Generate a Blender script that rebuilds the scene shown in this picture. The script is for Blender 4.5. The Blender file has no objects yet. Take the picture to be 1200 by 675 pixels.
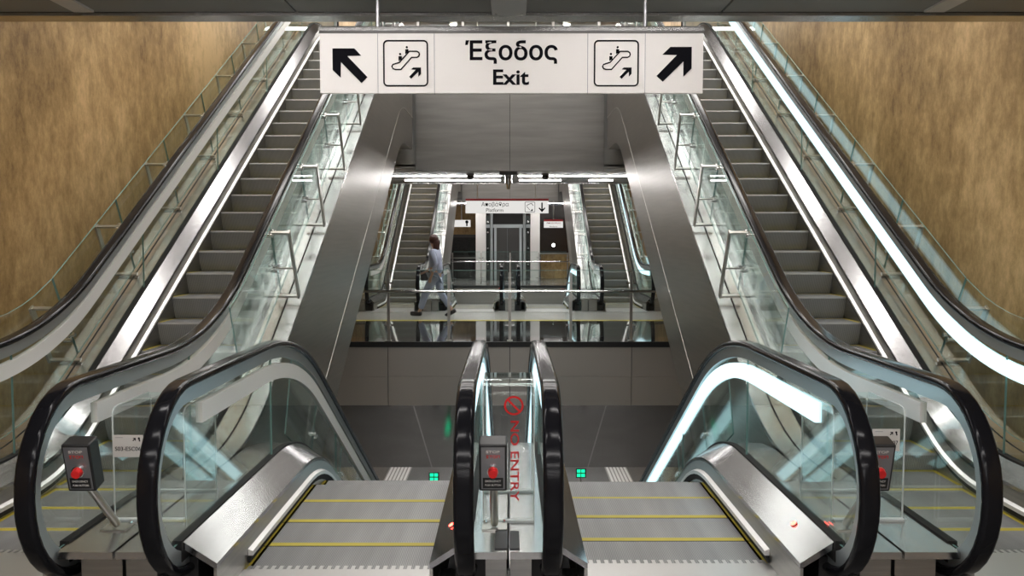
import bpy, bmesh, math, random
from mathutils import Vector, Matrix
random.seed(4)
S = bpy.context.scene
COL = S.collection
PI = math.pi
R30 = math.radians(30)
TAN, SIN, COS = math.tan(R30), math.sin(R30), math.cos(R30)
OFFY = 15.7            # the second bank of escalators repeats the first one this far on

# ------------------------------------------------------------------ materials
def nodes(name):
    m = bpy.data.materials.new(name); m.use_nodes = True
    nt = m.node_tree; nt.nodes.clear()
    out = nt.nodes.new('ShaderNodeOutputMaterial')
    return m, nt, out

def N(nt, t, **kw):
    n = nt.nodes.new(t)
    for k, v in kw.items(): setattr(n, k, v)
    return n

def principled(name, col, metal=0.0, rough=0.5, spec=0.5, coat=0.0):
    m, nt, out = nodes(name)
    p = N(nt, 'ShaderNodeBsdfPrincipled')
    p.inputs['Base Color'].default_value = (*col, 1)
    p.inputs['Metallic'].default_value = metal
    p.inputs['Roughness'].default_value = rough
    p.inputs['Specular IOR Level'].default_value = spec
    p.inputs['Coat Weight'].default_value = coat
    nt.links.new(p.outputs[0], out.inputs[0])
    return m, nt, p

def noise_col(nt, p, c0, c1, scale=(1, 1, 1), nscale=3.0, detail=6, lo=0.35, hi=0.65, coord='Object', rough=None):
    tc = N(nt, 'ShaderNodeTexCoord'); mp = N(nt, 'ShaderNodeMapping')
    mp.inputs['Scale'].default_value = scale
    nz = N(nt, 'ShaderNodeTexNoise'); nz.inputs['Scale'].default_value = nscale; nz.inputs['Detail'].default_value = detail
    cr = N(nt, 'ShaderNodeValToRGB')
    cr.color_ramp.elements[0].position = lo; cr.color_ramp.elements[0].color = (*c0, 1)
    cr.color_ramp.elements[1].position = hi; cr.color_ramp.elements[1].color = (*c1, 1)
    nt.links.new(tc.outputs[coord], mp.inputs[0]); nt.links.new(mp.outputs[0], nz.inputs['Vector'])
    nt.links.new(nz.outputs['Fac'], cr.inputs[0]); nt.links.new(cr.outputs[0], p.inputs['Base Color'])
    if rough:
        mr = N(nt, 'ShaderNodeMapRange')
        mr.inputs['To Min'].default_value = rough[0]; mr.inputs['To Max'].default_value = rough[1]
        nt.links.new(nz.outputs['Fac'], mr.inputs['Value']); nt.links.new(mr.outputs[0], p.inputs['Roughness'])
    return nz, cr

def brushed(name, c0, c1, scale, r0, r1, bump=0.02):
    m, nt, p = principled(name, c0, 1.0, (r0 + r1) / 2)
    nz, cr = noise_col(nt, p, c0, c1, scale, 4.0, 5, 0.3, 0.7, 'Object', (r0, r1))
    tc = N(nt, 'ShaderNodeTexCoord'); wv = N(nt, 'ShaderNodeTexNoise'); wv.inputs['Scale'].default_value = 0.9
    wv.inputs['Detail'].default_value = 1
    b = N(nt, 'ShaderNodeBump'); b.inputs['Strength'].default_value = 0.25; b.inputs['Distance'].default_value = bump
    nt.links.new(tc.outputs['Object'], wv.inputs['Vector'])
    nt.links.new(wv.outputs['Fac'], b.inputs['Height']); nt.links.new(b.outputs[0], p.inputs['Normal'])
    return m

def emission(name, col, s):
    m, nt, out = nodes(name)
    e = N(nt, 'ShaderNodeEmission'); e.inputs[0].default_value = (*col, 1); e.inputs[1].default_value = s
    nt.links.new(e.outputs[0], out.inputs[0])
    return m

def thin_glass(name, tint, boost=1.0):
    m, nt, out = nodes(name)
    fr = N(nt, 'ShaderNodeFresnel'); fr.inputs[0].default_value = 1.5
    ml = N(nt, 'ShaderNodeMath', operation='MULTIPLY'); ml.inputs[1].default_value = boost; ml.use_clamp = True
    geo = N(nt, 'ShaderNodeNewGeometry')
    tr = N(nt, 'ShaderNodeBsdfTransparent'); tr.inputs[0].default_value = (*tint, 1)
    gl = N(nt, 'ShaderNodeBsdfGlossy'); gl.inputs['Roughness'].default_value = 0.0
    gl.inputs[0].default_value = (0.9, 1.0, 0.98, 1)
    mx = N(nt, 'ShaderNodeMixShader')
    # back faces seen through the pane behave like front faces (thin sheet)
    inv = N(nt, 'ShaderNodeMix'); inv.data_type = 'FLOAT'
    inv.inputs[2].default_value = 1.5; inv.inputs[3].default_value = 1.5
    nt.links.new(geo.outputs['Backfacing'], inv.inputs[0])
    inv.inputs[3].default_value = 1 / 1.5
    nt.links.new(inv.outputs[0], fr.inputs[0])
    # fresnel node flips ior by itself on back faces: feed 1/1.5 there so both sides reflect alike
    nt.links.new(fr.outputs[0], ml.inputs[0]); nt.links.new(ml.outputs[0], mx.inputs[0])
    nt.links.new(tr.outputs[0], mx.inputs[1]); nt.links.new(gl.outputs[0], mx.inputs[2])
    nt.links.new(mx.outputs[0], out.inputs[0])
    return m

M = {}
M['clad'] = brushed('stainless cladding', (0.31, 0.30, 0.275), (0.40, 0.385, 0.355), (0.3, 0.3, 9), 0.27, 0.38, 0.04)
M['deck'] = brushed('bright stainless deck', (0.50, 0.495, 0.49), (0.57, 0.56, 0.555), (14, 0.25, 14), 0.22, 0.28, 0.006)
M['inner_deck'] = brushed('satin inner deck', (0.34, 0.335, 0.34), (0.41, 0.405, 0.41), (14, 0.25, 14), 0.14, 0.19, 0.0015)
M['skirt'] = brushed('stainless skirt', (0.36, 0.355, 0.34), (0.44, 0.43, 0.41), (1, 0.4, 14), 0.28, 0.4, 0.01)
M['panel'] = brushed('brushed metal panel', (0.27, 0.265, 0.255), (0.35, 0.34, 0.33), (0.25, 0.25, 2.2), 0.36, 0.5, 0.03)
M['fascia'] = principled('fascia metal panel', (0.46, 0.435, 0.40), 0.5, 0.34)[0]
M['soffit'] = brushed('dark polished soffit', (0.20, 0.195, 0.185), (0.27, 0.26, 0.25), (0.3, 0.3, 0.3), 0.08, 0.16, 0.03)
M['steel'] = principled('steel bar', (0.55, 0.54, 0.51), 1, 0.28)[0]
M['chrome'] = principled('chrome', (0.8, 0.8, 0.8), 1, 0.08)[0]
M['alu'] = principled('anodised profile', (0.50, 0.55, 0.57), 0.8, 0.38)[0]
M['brush_bar'] = principled('deflector bar', (0.78, 0.77, 0.75), 0.6, 0.35)[0]
M['rubber'] = principled('black handrail rubber', (0.008, 0.008, 0.010), 0, 0.14, 0.16)[0]
M['black'] = principled('black plastic', (0.014, 0.014, 0.015), 0, 0.4)[0]
M['bristle'] = principled('black bristles', (0.006, 0.006, 0.006), 0, 0.8)[0]
M['glass'] = thin_glass('balustrade glass', (0.955, 0.985, 0.977), 0.72)
M['acrylic'] = thin_glass('clear acrylic', (0.97, 0.98, 0.98), 1.0)
M['glass_edge'] = principled('glass edge', (0.20, 0.36, 0.33), 0, 0.15, 0.6)[0]
M['acrylic_edge'] = principled('acrylic edge', (0.72, 0.78, 0.77), 0, 0.12, 0.6)[0]
M['strip_off'] = principled('unlit strip diffuser', (0.84, 0.86, 0.84), 0, 0.35)[0]
M['strip_on'] = emission('lit strip diffuser', (0.66, 0.92, 1.0), 1.5)
M['lamp'] = emission('fluorescent lamp', (1.0, 0.965, 0.95), 26.0)
M['added_lamp_upper'] = emission('added overhead lamp', (1.0, 0.96, 0.925), 17.0)  # for the ceiling rows added in the upper hall
M['lamp_strong'] = emission('strong linear lamp', (1.0, 0.965, 0.95), 45.0)
M['lamp_wall'] = emission('wall washing lamp', (1.0, 0.93, 0.82), 9.0)
M['spot'] = emission('spot lens', (1.0, 0.95, 0.9), 25.0)
M['green'] = emission('green indicator', (0.01, 0.75, 0.33), 1.6)
M['red_led'] = emission('red indicator', (1.0, 0.06, 0.04), 14.0)
M['white_sign'] = principled('white sign panel', (0.74, 0.715, 0.685), 0, 0.4)[0]
M['glow_sign'] = emission('glowing sign panel', (0.95, 0.93, 0.89), 0.75)  # emission added so the distant hanging signs read bright
M['ink'] = principled('black lettering', (0.004, 0.004, 0.006), 0, 0.9, 0.1)[0]
M['red'] = principled('red enamel', (0.42, 0.025, 0.03), 0, 0.4)[0]
M['red_button'] = principled('red button', (0.75, 0.02, 0.02), 0, 0.3)[0]
M['plate'] = principled('label plate', (0.30, 0.30, 0.31), 0.7, 0.3)[0]
M['yellow'] = principled('yellow line', (0.46, 0.37, 0.03), 0, 0.55)[0]
M['white_tile'] = principled('white tile', (0.72, 0.70, 0.68), 0, 0.3)[0]
M['ceiling'] = principled('ceiling panel', (0.30, 0.30, 0.285), 0.1, 0.5)[0]
M['ceil_strip'] = principled('pale ceiling strip', (0.78, 0.75, 0.71), 0, 0.5)[0]
M['dark'] = principled('dark recess', (0.02, 0.018, 0.017), 0, 0.4)[0]
M['brown'] = principled('dark brown panel', (0.05, 0.032, 0.022), 0, 0.25)[0]
M['mat'] = principled('dark ribbed rubber', (0.06, 0.06, 0.062), 0, 0.6)[0]
M['nose'] = principled('step nose', (0.50, 0.495, 0.48), 0.2, 0.4)[0]  # paler tone paints the light line along each step edge
M['comb'] = principled('comb plate', (0.55, 0.54, 0.53), 0.9, 0.38)[0]
M['tactile'] = principled('white tactile tile', (0.78, 0.77, 0.75), 0, 0.5)[0]
M['door'] = principled('lift door', (0.09, 0.088, 0.085), 0.6, 0.3)[0]
M['frame_pale'] = principled('pale lift frame', (0.55, 0.60, 0.62), 0.5, 0.35)[0]
M['skin'] = principled('skin', (0.52, 0.33, 0.24), 0, 0.5)[0]
M['hair'] = principled('dark auburn hair', (0.055, 0.018, 0.012), 0, 0.45)[0]
M['shirt'] = principled('pale blue cotton', (0.42, 0.47, 0.60), 0, 0.8)[0]
M['jeans'] = principled('washed denim', (0.36, 0.41, 0.55), 0, 0.85)[0]
M['bag'] = principled('black bag leather', (0.015, 0.013, 0.014), 0, 0.45)[0]

def plaster():
    m, nt, p = principled('ochre stucco', (0.4, 0.27, 0.13), 0, 0.5, 0.3)
    tc = N(nt, 'ShaderNodeTexCoord')
    def nz(sc, scale, det, rough=0.6):
        mp = N(nt, 'ShaderNodeMapping'); mp.inputs['Scale'].default_value = sc
        n = N(nt, 'ShaderNodeTexNoise'); n.inputs['Scale'].default_value = scale; n.inputs['Detail'].default_value = det
        n.inputs['Roughness'].default_value = rough
        nt.links.new(tc.outputs['Object'], mp.inputs[0]); nt.links.new(mp.outputs[0], n.inputs['Vector'])
        return n
    a = nz((1, 1.0, 0.6), 0.45, 3, 0.5); b = nz((1, 1.0, 0.6), 6.0, 10, 0.78)
    mx = N(nt, 'ShaderNodeMix'); mx.data_type = 'FLOAT'; mx.inputs[0].default_value = 0.48
    nt.links.new(a.outputs['Fac'], mx.inputs[2]); nt.links.new(b.outputs['Fac'], mx.inputs[3])
    cr = N(nt, 'ShaderNodeValToRGB'); e = cr.color_ramp.elements
    e[0].position = 0.39; e[0].color = (0.20, 0.115, 0.042, 1)
    e[1].position = 0.61; e[1].color = (0.70, 0.485, 0.235, 1)
    k = e.new(0.5); k.color = (0.43, 0.28, 0.118, 1)
    nt.links.new(mx.outputs[0], cr.inputs[0]); nt.links.new(cr.outputs[0], p.inputs['Base Color'])
    bp = N(nt, 'ShaderNodeBump'); bp.inputs['Strength'].default_value = 0.25; bp.inputs['Distance'].default_value = 0.01
    nt.links.new(b.outputs['Fac'], bp.inputs['Height']); nt.links.new(bp.outputs[0], p.inputs['Normal'])
    return m
M['plaster'] = plaster()

def grooved(name, c0, c1, pitch, metal, rough, noisy=0.35):
    m, nt, p = principled(name, c0, metal, rough)
    tc = N(nt, 'ShaderNodeTexCoord'); sp = N(nt, 'ShaderNodeSeparateXYZ')
    nt.links.new(tc.outputs['Object'], sp.inputs[0])
    ml = N(nt, 'ShaderNodeMath', operation='MULTIPLY'); ml.inputs[1].default_value = 2 * PI / pitch
    sn = N(nt, 'ShaderNodeMath', operation='SINE')
    mr = N(nt, 'ShaderNodeMapRange'); mr.inputs['From Min'].default_value = -0.6; mr.inputs['From Max'].default_value = 0.6
    nt.links.new(sp.outputs['X'], ml.inputs[0]); nt.links.new(ml.outputs[0], sn.inputs[0]); nt.links.new(sn.outputs[0], mr.inputs['Value'])
    mx = N(nt, 'ShaderNodeMix'); mx.data_type = 'RGBA'
    mx.inputs[6].default_value = (*c0, 1); mx.inputs[7].default_value = (*c1, 1)
    nt.links.new(mr.outputs[0], mx.inputs[0])
    mp = N(nt, 'ShaderNodeMapping'); mp.inputs['Scale'].default_value = (5, 0.5, 0.5)
    nz = N(nt, 'ShaderNodeTexNoise'); nz.inputs['Scale'].default_value = 1.0; nz.inputs['Detail'].default_value = 3
    nt.links.new(tc.outputs['Object'], mp.inputs[0]); nt.links.new(mp.outputs[0], nz.inputs['Vector'])
    m2 = N(nt, 'ShaderNodeMix'); m2.data_type = 'RGBA'; m2.blend_type = 'MULTIPLY'; m2.inputs[0].default_value = noisy
    nt.links.new(mx.outputs[2], m2.inputs[6]); nt.links.new(nz.outputs['Fac'], m2.inputs[7])
    nt.links.new(m2.outputs[2], p.inputs['Base Color'])
    return m
M['tread'] = grooved('grooved tread', (0.25, 0.25, 0.25), (0.47, 0.465, 0.46), 0.0095, 0.3, 0.42, 0.75)  # heavy noise paints reflection streaks into the tread colour
M['riser'] = grooved('ribbed riser', (0.38, 0.38, 0.37), (0.58, 0.58, 0.56), 0.0125, 0.1, 0.45, 0.3)

def granite(name, c0, c1, rough):
    m, nt, p = principled(name, c0, 0, rough, 0.6)
    noise_col(nt, p, c0, c1, (1, 1, 1), 60, 4, 0.4, 0.7)
    return m
M['granite'] = granite('polished black granite', (0.018, 0.018, 0.018), (0.05, 0.05, 0.048), 0.05)
M['floor_light'] = granite('pale floor stone', (0.40, 0.39, 0.37), (0.52, 0.51, 0.49), 0.25)
M['floor_grey'] = granite('grey floor stone', (0.16, 0.16, 0.155), (0.24, 0.235, 0.23), 0.18)

# ------------------------------------------------------------------ mesh helpers
class MB:
    def __init__(self): self.v = []; self.f = []; self.m = []; self.mats = []
    def mi(self, mat):
        if mat not in self.mats: self.mats.append(mat)
        return self.mats.index(mat)
    def add(self, vs, fs, mat):
        b = len(self.v); k = self.mi(mat)
        self.v += [tuple(p) for p in vs]; self.f += [tuple(b + i for i in f) for f in fs]; self.m += [k] * len(fs)
        return self
    def box(self, x0, x1, y0, y1, z0, z1, mat):
        vs = [(x, y, z) for x in (x0, x1) for y in (y0, y1) for z in (z0, z1)]
        fs = [(0, 1, 3, 2), (4, 6, 7, 5), (0, 4, 5, 1), (2, 3, 7, 6), (0, 2, 6, 4), (1, 5, 7, 3)]
        return self.add(vs, fs, mat)
    def obox(self, c, ax, ay, az, hx, hy, hz, mat):      # box about c with its own axes
        c = Vector(c); vs = []
        for x in (-hx, hx):
            for y in (-hy, hy):
                for z in (-hz, hz): vs.append(c + ax * x + ay * y + az * z)
        fs = [(0, 1, 3, 2), (4, 6, 7, 5), (0, 4, 5, 1), (2, 3, 7, 6), (0, 2, 6, 4), (1, 5, 7, 3)]
        return self.add(vs, fs, mat)
    def cyl(self, a, b, r, mat, n=12, r2=None):
        a, b = Vector(a), Vector(b); d = (b - a).normalized()
        u = d.orthogonal().normalized(); w = d.cross(u); r2 = r if r2 is None else r2
        vs = []
        for p, rr in ((a, r), (b, r2)):
            for i in range(n):
                t = 2 * PI * i / n; vs.append(p + (u * math.cos(t) + w * math.sin(t)) * rr)
        fs = [(i, (i + 1) % n, n + (i + 1) % n, n + i) for i in range(n)]
        fs += [tuple(range(n - 1, -1, -1)), tuple(range(n, 2 * n))]
        return self.add(vs, fs, mat)
    def ball(self, c, r, mat, n=10, k=6, sc=(1, 1, 1)):
        vs = []; fs = []
        for j in range(k + 1):
            t = PI * j / k
            for i in range(n):
                p = 2 * PI * i / n
                vs.append((c[0] + r * sc[0] * math.sin(t) * math.cos(p), c[1] + r * sc[1] * math.sin(t) * math.sin(p), c[2] + r * sc[2] * math.cos(t)))
        for j in range(k):
            for i in range(n):
                fs.append((j * n + i, (j + 1) * n + i, (j + 1) * n + (i + 1) % n, j * n + (i + 1) % n))
        return self.add(vs, fs, mat)
    def sweep(self, sec, rows, mat, closed=True):
        """sec: points count; rows: list of lists of 3-D points (same count)"""
        n = len(rows[0]); vs = [p for r in rows for p in r]; fs = []
        for j in range(len(rows) - 1):
            for i in range(n if closed else n - 1):
                fs.append((j * n + i, j * n + (i + 1) % n, (j + 1) * n + (i + 1) % n, (j + 1) * n + i))
        if closed:
            fs.append(tuple(range(n - 1, -1, -1))); fs.append(tuple((len(rows) - 1) * n + i for i in range(n)))
        return self.add(vs, fs, mat)
    def plate(self, pts, axis, a0, a1, mat, edge=None):
        """polygon of 2-D points extruded along axis ('x': pts are (y,z); 'y': pts are (x,z); 'z': (x,y))"""
        def P(p, a): return {'x': (a, p[0], p[1]), 'y': (p[0], a, p[1]), 'z': (p[0], p[1], a)}[axis]
        n = len(pts)
        self.add([P(p, a0) for p in pts] , [tuple(range(n))], mat)
        self.add([P(p, a1) for p in pts] , [tuple(range(n - 1, -1, -1))], mat)
        self.add([P(p, a0) for p in pts] + [P(p, a1) for p in pts], [(i, (i + 1) % n, n + (i + 1) % n, n + i) for i in range(n)], edge or mat)
        return self
    def mesh(self, name, smooth=35, fix=True):
        me = bpy.data.meshes.new(name)
        me.from_pydata(self.v, [], self.f)
        for mt in self.mats: me.materials.append(mt)
        me.polygons.foreach_set('material_index', self.m)
        if fix:
            bm = bmesh.new(); bm.from_mesh(me)
            bmesh.ops.remove_doubles(bm, verts=bm.verts, dist=1e-5)
            bmesh.ops.recalc_face_normals(bm, faces=bm.faces)
            bm.to_mesh(me); bm.free()
        if smooth:
            me.shade_smooth(); me.set_sharp_from_angle(angle=math.radians(smooth))
        me.update()
        return me
    def build(self, name, parent=None, smooth=35, loc=None):
        o = bpy.data.objects.new(name, self.mesh(name, smooth)); COL.objects.link(o)
        if parent: o.parent = parent
        if loc: o.location = loc
        return o

def bevel(o, w=0.01, seg=2):
    m = o.modifiers.new('edge', 'BEVEL'); m.width = w; m.segments = seg; m.limit_method = 'ANGLE'; m.angle_limit = math.radians(40)
    return o

def thing(name, label, cat, loc=(0, 0, 0), group=None):
    o = bpy.data.objects.new(name, None); COL.objects.link(o); o.location = loc
    o.empty_display_size = 0.2
    return tag(o, label, cat, group)
def tag(o, label=None, cat=None, group=None):
    if label: o['label'] = label
    if cat: o['category'] = cat
    if group: o['group'] = group
    return o
def struct(mb, name, label=None, smooth=0):
    o = mb.build(name, None, smooth); o['kind'] = 'structure'
    if label: o['label'] = label
    return o
def copy_tree(o, parent=None):
    c = o.copy(); COL.objects.link(c)
    if parent: c.parent = parent
    for ch in list(o.children): copy_tree(ch, c)
    return c
def copy_thing(o, dy, label, group=None):
    c = copy_tree(o); c.location = (o.location.x, o.location.y + dy, o.location.z); c['label'] = label
    if group: c['group'] = group
    return c

# ------------------------------------------------------------------ profile of an escalator
class Prof:
    """height of the step line over y: flat, arc, 30 degree slope, arc, flat"""
    def __init__(self, y0, s, rise): self.y0, self.s, self.rise = y0, s, rise; self.run = rise / TAN; self.y1 = y0 + self.run
    def g(self, u, r):
        t = r * math.tan(R30 / 2)
        if u <= -t: return 0.0
        if u >= t * COS: return u * TAN
        return r - math.sqrt(max(r * r - (u + t) ** 2, 0))
    def z(self, y, off=0.0, r=2.0):
        u = y - self.y0
        h = self.g(u, r) if u < self.run / 2 else self.rise - self.g(self.run - u, r)
        return off + self.s * h
    def ys(self, a, b, step=0.12):
        out = []
        for c in (self.y0, self.y1):
            k = -10
            while k <= 10: out.append(c + k * step); k += 1
        out = [y for y in out if a < y < b] + [a, b]
        return sorted(out)

def vsweep(mb, prof, sec, ys, mat, r=2.0, zmin=None):
    rows = []
    for y in ys:
        row = []
        for x, dz in sec:
            z = prof.z(y, dz, r)
            if zmin is not None: z = max(z, zmin)
            row.append((x, y, z))
        rows.append(row)
    mb.sweep(None, rows, mat); return mb

HR_TOP, RAD = 1.03, 0.455
NY = 4.07             # newel centre

def rail_path(prof, ya, yb, off, rad, lower=True, newel=True):
    """list of (y,z) from the newel of the near end to that of the far end, at height off (for the flat parts)"""
    pts = []
    zc = HR_TOP - RAD
    if newel:
        z = prof.z(ya, 0)
        pts.append((ya + 0.16, z + zc - rad))
        for k in range(0, 19): 
            a = math.radians(270 - k * 10); pts.append((ya + rad * math.cos(a), z + zc + rad * math.sin(a)))
    for y in prof.ys(ya, yb): pts.append((y, prof.z(y, off, 3.0)))
    if newel:
        z = prof.z(yb, 0)
        for k in range(0, 19):
            a = math.radians(90 - k * 10); pts.append((yb + rad * math.cos(a), z + zc + rad * math.sin(a)))
        pts.append((yb - 0.16, z + zc - rad))
    out = [pts[0]]
    for p in pts[1:]:
        if math.hypot(p[0] - out[-1][0], p[1] - out[-1][1]) > 1e-4: out.append(p)
    return out

def sweep_path(mb, pts, x, sec, mat):
    """sec: closed list of (dx, dn) about the path (dn along its outward normal)"""
    rows = []
    for i, p in enumerate(pts):
        a = pts[max(i - 1, 0)]; b = pts[min(i + 1, len(pts) - 1)]
        t = Vector((b[0] - a[0], b[1] - a[1])).normalized(); n = Vector((-t.y, t.x))
        rows.append([(x + dx, p[0] + n.x * dn, p[1] + n.y * dn) for dx, dn in sec])
    mb.sweep(None, rows, mat); return mb

def rounded(w, h, k=5):
    r = min(w, h) / 2; pts = []
    for cx, cy, a0 in ((w / 2 - r, h / 2 - r, 0), (-w / 2 + r, h / 2 - r, 90), (-w / 2 + r, -h / 2 + r, 180), (w / 2 - r, -h / 2 + r, 270)):
        for i in range(k):
            a = math.radians(a0 + 90 * i / (k - 1)); pts.append((cx + r * math.cos(a), cy + r * math.sin(a)))
    return pts

STEP_MESH = {}
def step_mesh(half, s):
    key = (half, s)
    if key in STEP_MESH: return STEP_MESH[key]
    d = s                                   # +1: nose faces the viewer, tread runs away; -1 mirrored
    mb = MB(); w = half; yl = 0.03
    def Y(y): return y * d
    def quad(x0, x1, y0, y1, mat, z=0.0):
        mb.add([(x0, Y(y0), z), (x1, Y(y0), z), (x1, Y(y1), z), (x0, Y(y1), z)], [(0, 1, 2, 3)], mat)
    L = 0.398
    quad(-w, -w + yl, 0.008, L, M['yellow']); quad(w - yl, w, 0.008, L, M['yellow'])
    mb.add([(-w, Y(0), -0.016), (w, Y(0), -0.016), (w, Y(0.008), 0), (-w, Y(0.008), 0)], [(0, 1, 2, 3)], M['nose'])
    quad(-w + yl, w - yl, 0.008, L - 0.05, M['tread']); quad(-w + yl, w - yl, L - 0.05, L, M['yellow'])
    # riser, gently curved, and closing faces
    ris = [(0.0, -0.016), (0.012, -0.05), (0.03, -0.11), (0.055, -0.17), (0.085, -0.225)]
    rows = [[(-w, Y(y), z), (w, Y(y), z)] for y, z in ris]
    mb.sweep(None, rows, M['riser'], closed=False)
    side = [(0.008, 0.0)] + [(y, z) for y, z in ris] + [(L, -0.225), (L, 0.0)]
    for x in (-w, w):
        mb.add([(x, Y(y), z) for y, z in side], [tuple(range(len(side)))], M['black'])
    mb.add([(-w, Y(L), 0), (w, Y(L), 0), (w, Y(L), -0.225), (-w, Y(L), -0.225)], [(0, 1, 2, 3)], M['black'])
    mb.add([(-w, Y(0.085), -0.225), (w, Y(0.085), -0.225), (w, Y(L), -0.225), (-w, Y(L), -0.225)], [(0, 1, 2, 3)], M['black'])
    STEP_MESH[key] = mb.mesh('step', 25)
    return STEP_MESH[key]

def escalator(label, cx, s, gh, half, joints, lit, first_nose):
    """s=+1 rises away from the viewer, -1 sinks.  joints: x of the deck joints left and right of it; lit: strips lit left/right"""
    rise = 4.9 if s > 0 else 5.0
    prof = Prof(5.95 if s > 0 else 6.2, s, rise)
    ya, yb = NY, prof.y1 + 1.42
    zmin = None if s > 0 else -4.99
    root = thing('escalator', label, 'escalator', (cx, NY, 0), 'escalators of the near bank')
    L = (-cx, -NY, 0)
    def put(mb, name, smooth=35): return mb.build(name, root, smooth, L)
    # steps
    sm = step_mesh(half, s)
    # arc length walk along the step line
    y = first_nose; acc = 0.0; dy = 0.002; pos = []
    last = None; pos.append(y)
    while y < yb - 0.1:
        z0 = prof.z(y, 0, 1.3); z1 = prof.z(y + dy, 0, 1.3); acc += math.hypot(dy, z1 - z0); y += dy
        if acc >= 0.4: pos.append(y); acc -= 0.4
    for y in pos:
        o = bpy.data.objects.new('step', sm); COL.objects.link(o); o.parent = root
        o.location = (0, y - NY, prof.z(y, 0, 1.3))
    # comb plates at both landings
    for y0, y1 in ((3.62, first_nose - (0.0 if s > 0 else 0.33)), (yb - 0.1 + (0.4 if s > 0 else 0), yb + 0.5)):
        z = prof.z(y0, 0)
        mb = MB(); mb.box(cx - half - 0.02, cx + half + 0.02, y0, y1 - 0.02, z - 0.012, z + 0.006, M['comb'])
        n = 24
        t0, t1 = (y1 - 0.02, y1 + 0.03) if y0 < 5 else (y0 - 0.05, y0)
        for i in range(n):
            xx = cx - half + (i + 0.5) * 2 * half / n
            mb.box(xx - half / n * 0.5, xx + half / n * 0.5, t0, t1, z + 0.001, z + 0.005, M['comb'])
        put(mb, 'comb_plate', 0)
    yc = prof.y1 + 1.3
    for k, sx in enumerate((-1, 1)):
        xg = cx + sx * gh; xs = cx + sx * half; xj = joints[k]
        # handrail and the metal profile that carries it
        path = rail_path(prof, ya, yb, HR_TOP - 0.02, RAD - 0.02)
        put(sweep_path(MB(), path, xg, rounded(0.088, 0.042, 6), M['rubber']), 'handrail', 60)
        path2 = rail_path(prof, ya, yb, HR_TOP - 0.078, RAD - 0.078)
        put(sweep_path(MB(), path2[1:-1], xg, [(0.019, 0.034), (-0.019, 0.034), (-0.019, -0.034), (0.019, -0.034)], M['alu']), 'rail_profile', 30)
        # light strip on the glass
        p3 = rail_path(prof, ya + 0.2, yb - 0.2, HR_TOP - 0.20, 0, newel=False)
        st = put(sweep_path(MB(), p3, xg, [(0.016, 0.05), (-0.016, 0.05), (-0.016, -0.05), (0.016, -0.05)], M['strip_on'] if lit[k] else M['strip_off']), 'light_strip', 30)
        if lit[k]: st['label'] = 'light strip that glows bluish white'
        # glass panels
        top = rail_path(prof, ya, yb, HR_TOP - 0.05, RAD - 0.05)
        cuts = [-99, 5.55, 7.6, 9.6, 11.6, 13.6, 99]
        for a, b in zip(cuts, cuts[1:]):
            a_, b_ = a + 0.004, b - 0.004
            dk = lambda yy: prof.z(yy, 0.285)
            if a == -99:
                up = [p for p in top[1:] if p[0] < b_ and not (p[0] > yb)]
                up = [p for p in up if not (p[1] < prof.z(ya, 0.285) and p[0] < ya + 0.5)]
                poly = up + [(b_, prof.z(b_, HR_TOP - 0.05, 3.0))] + [(yy, dk(yy)) for yy in reversed(prof.ys(up[0][0], b_, 0.3))]
            elif b == 99:
                up = [p for p in top[:-1] if p[0] > a_ and p[0] >= a_]
                up = [p for p in up if not (p[1] < prof.z(yb, 0.285) and p[0] > yb - 0.5)]
                poly = [(a_, prof.z(a_, HR_TOP - 0.05, 3.0))] + up + [(yy, dk(yy)) for yy in reversed(prof.ys(a_, up[-1][0], 0.3))]
            else:
                yy_ = prof.ys(a_, b_, 0.3)
                poly = [(q, prof.z(q, HR_TOP - 0.05, 3.0)) for q in yy_] + [(q, dk(q)) for q in reversed(yy_)]
            cl = [poly[0]]
            for p in poly[1:]:
                if math.hypot(p[0] - cl[-1][0], p[1] - cl[-1][1]) > 1e-3: cl.append(p)
            put(MB().plate(cl, 'x', xg - 0.005, xg + 0.005, M['glass'], M['glass_edge']), 'glass_panel', 0)
        # inner deck, skirt with deflector
        y0d, y1d = NY - 0.10, yb + 0.10
        dys = prof.ys(y0d, y1d)
        a = xg - sx * 0.012
        put(vsweep(MB(), prof, [(a, 0.295), (a, 0.262), (xs + sx * 0.012, 0.165), (xs, 0.165), (xs, 0.188)], dys, M['inner_deck']), 'inner_deck', 30)
        put(vsweep(MB(), prof, [(xs, 0.164), (xs + sx * 0.015, 0.164), (xs + sx * 0.015, -0.2), (xs, -0.2)], dys, M['skirt'], 1.5, zmin), 'skirt', 30)
        by = prof.ys(4.44, yb - 0.3)
        sk = put(vsweep(MB(), prof, [(xs - sx * 0.001, 0.085), (xs - sx * 0.026, 0.074), (xs - sx * 0.026, 0.05), (xs - sx * 0.001, 0.05)], by, M['brush_bar'], 1.5), 'skirt_deflector', 30)
        br = vsweep(MB(), prof, [(xs - sx * 0.001, 0.049), (xs - sx * 0.022, 0.049), (xs - sx * 0.010, 0.012), (xs - sx * 0.001, 0.012)], by, M['bristle'], 1.5).build('bristles', sk, 30)
        # glass shoe
        put(vsweep(MB(), prof, [(xg - 0.022, 0.30), (xg - 0.022, 0.20), (xg + 0.022, 0.20), (xg + 0.022, 0.30)], prof.ys(NY - 0.12, yb + 0.12), M['bristle']), 'glass_shoe', 30)
        # outer deck up to the joint
        xo = xg + sx * 0.024; xjj = xj - sx * 0.004
        oys = prof.ys(NY - 0.24, yb + 0.2)
        mb = vsweep(MB(), prof, [(xo, 0.292), (xo, 0.26), (xjj, 0.26), (xjj, 0.292)], oys[1:-1] if False else oys, M['deck'])
        put(mb, 'outer_deck', 30)
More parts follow.
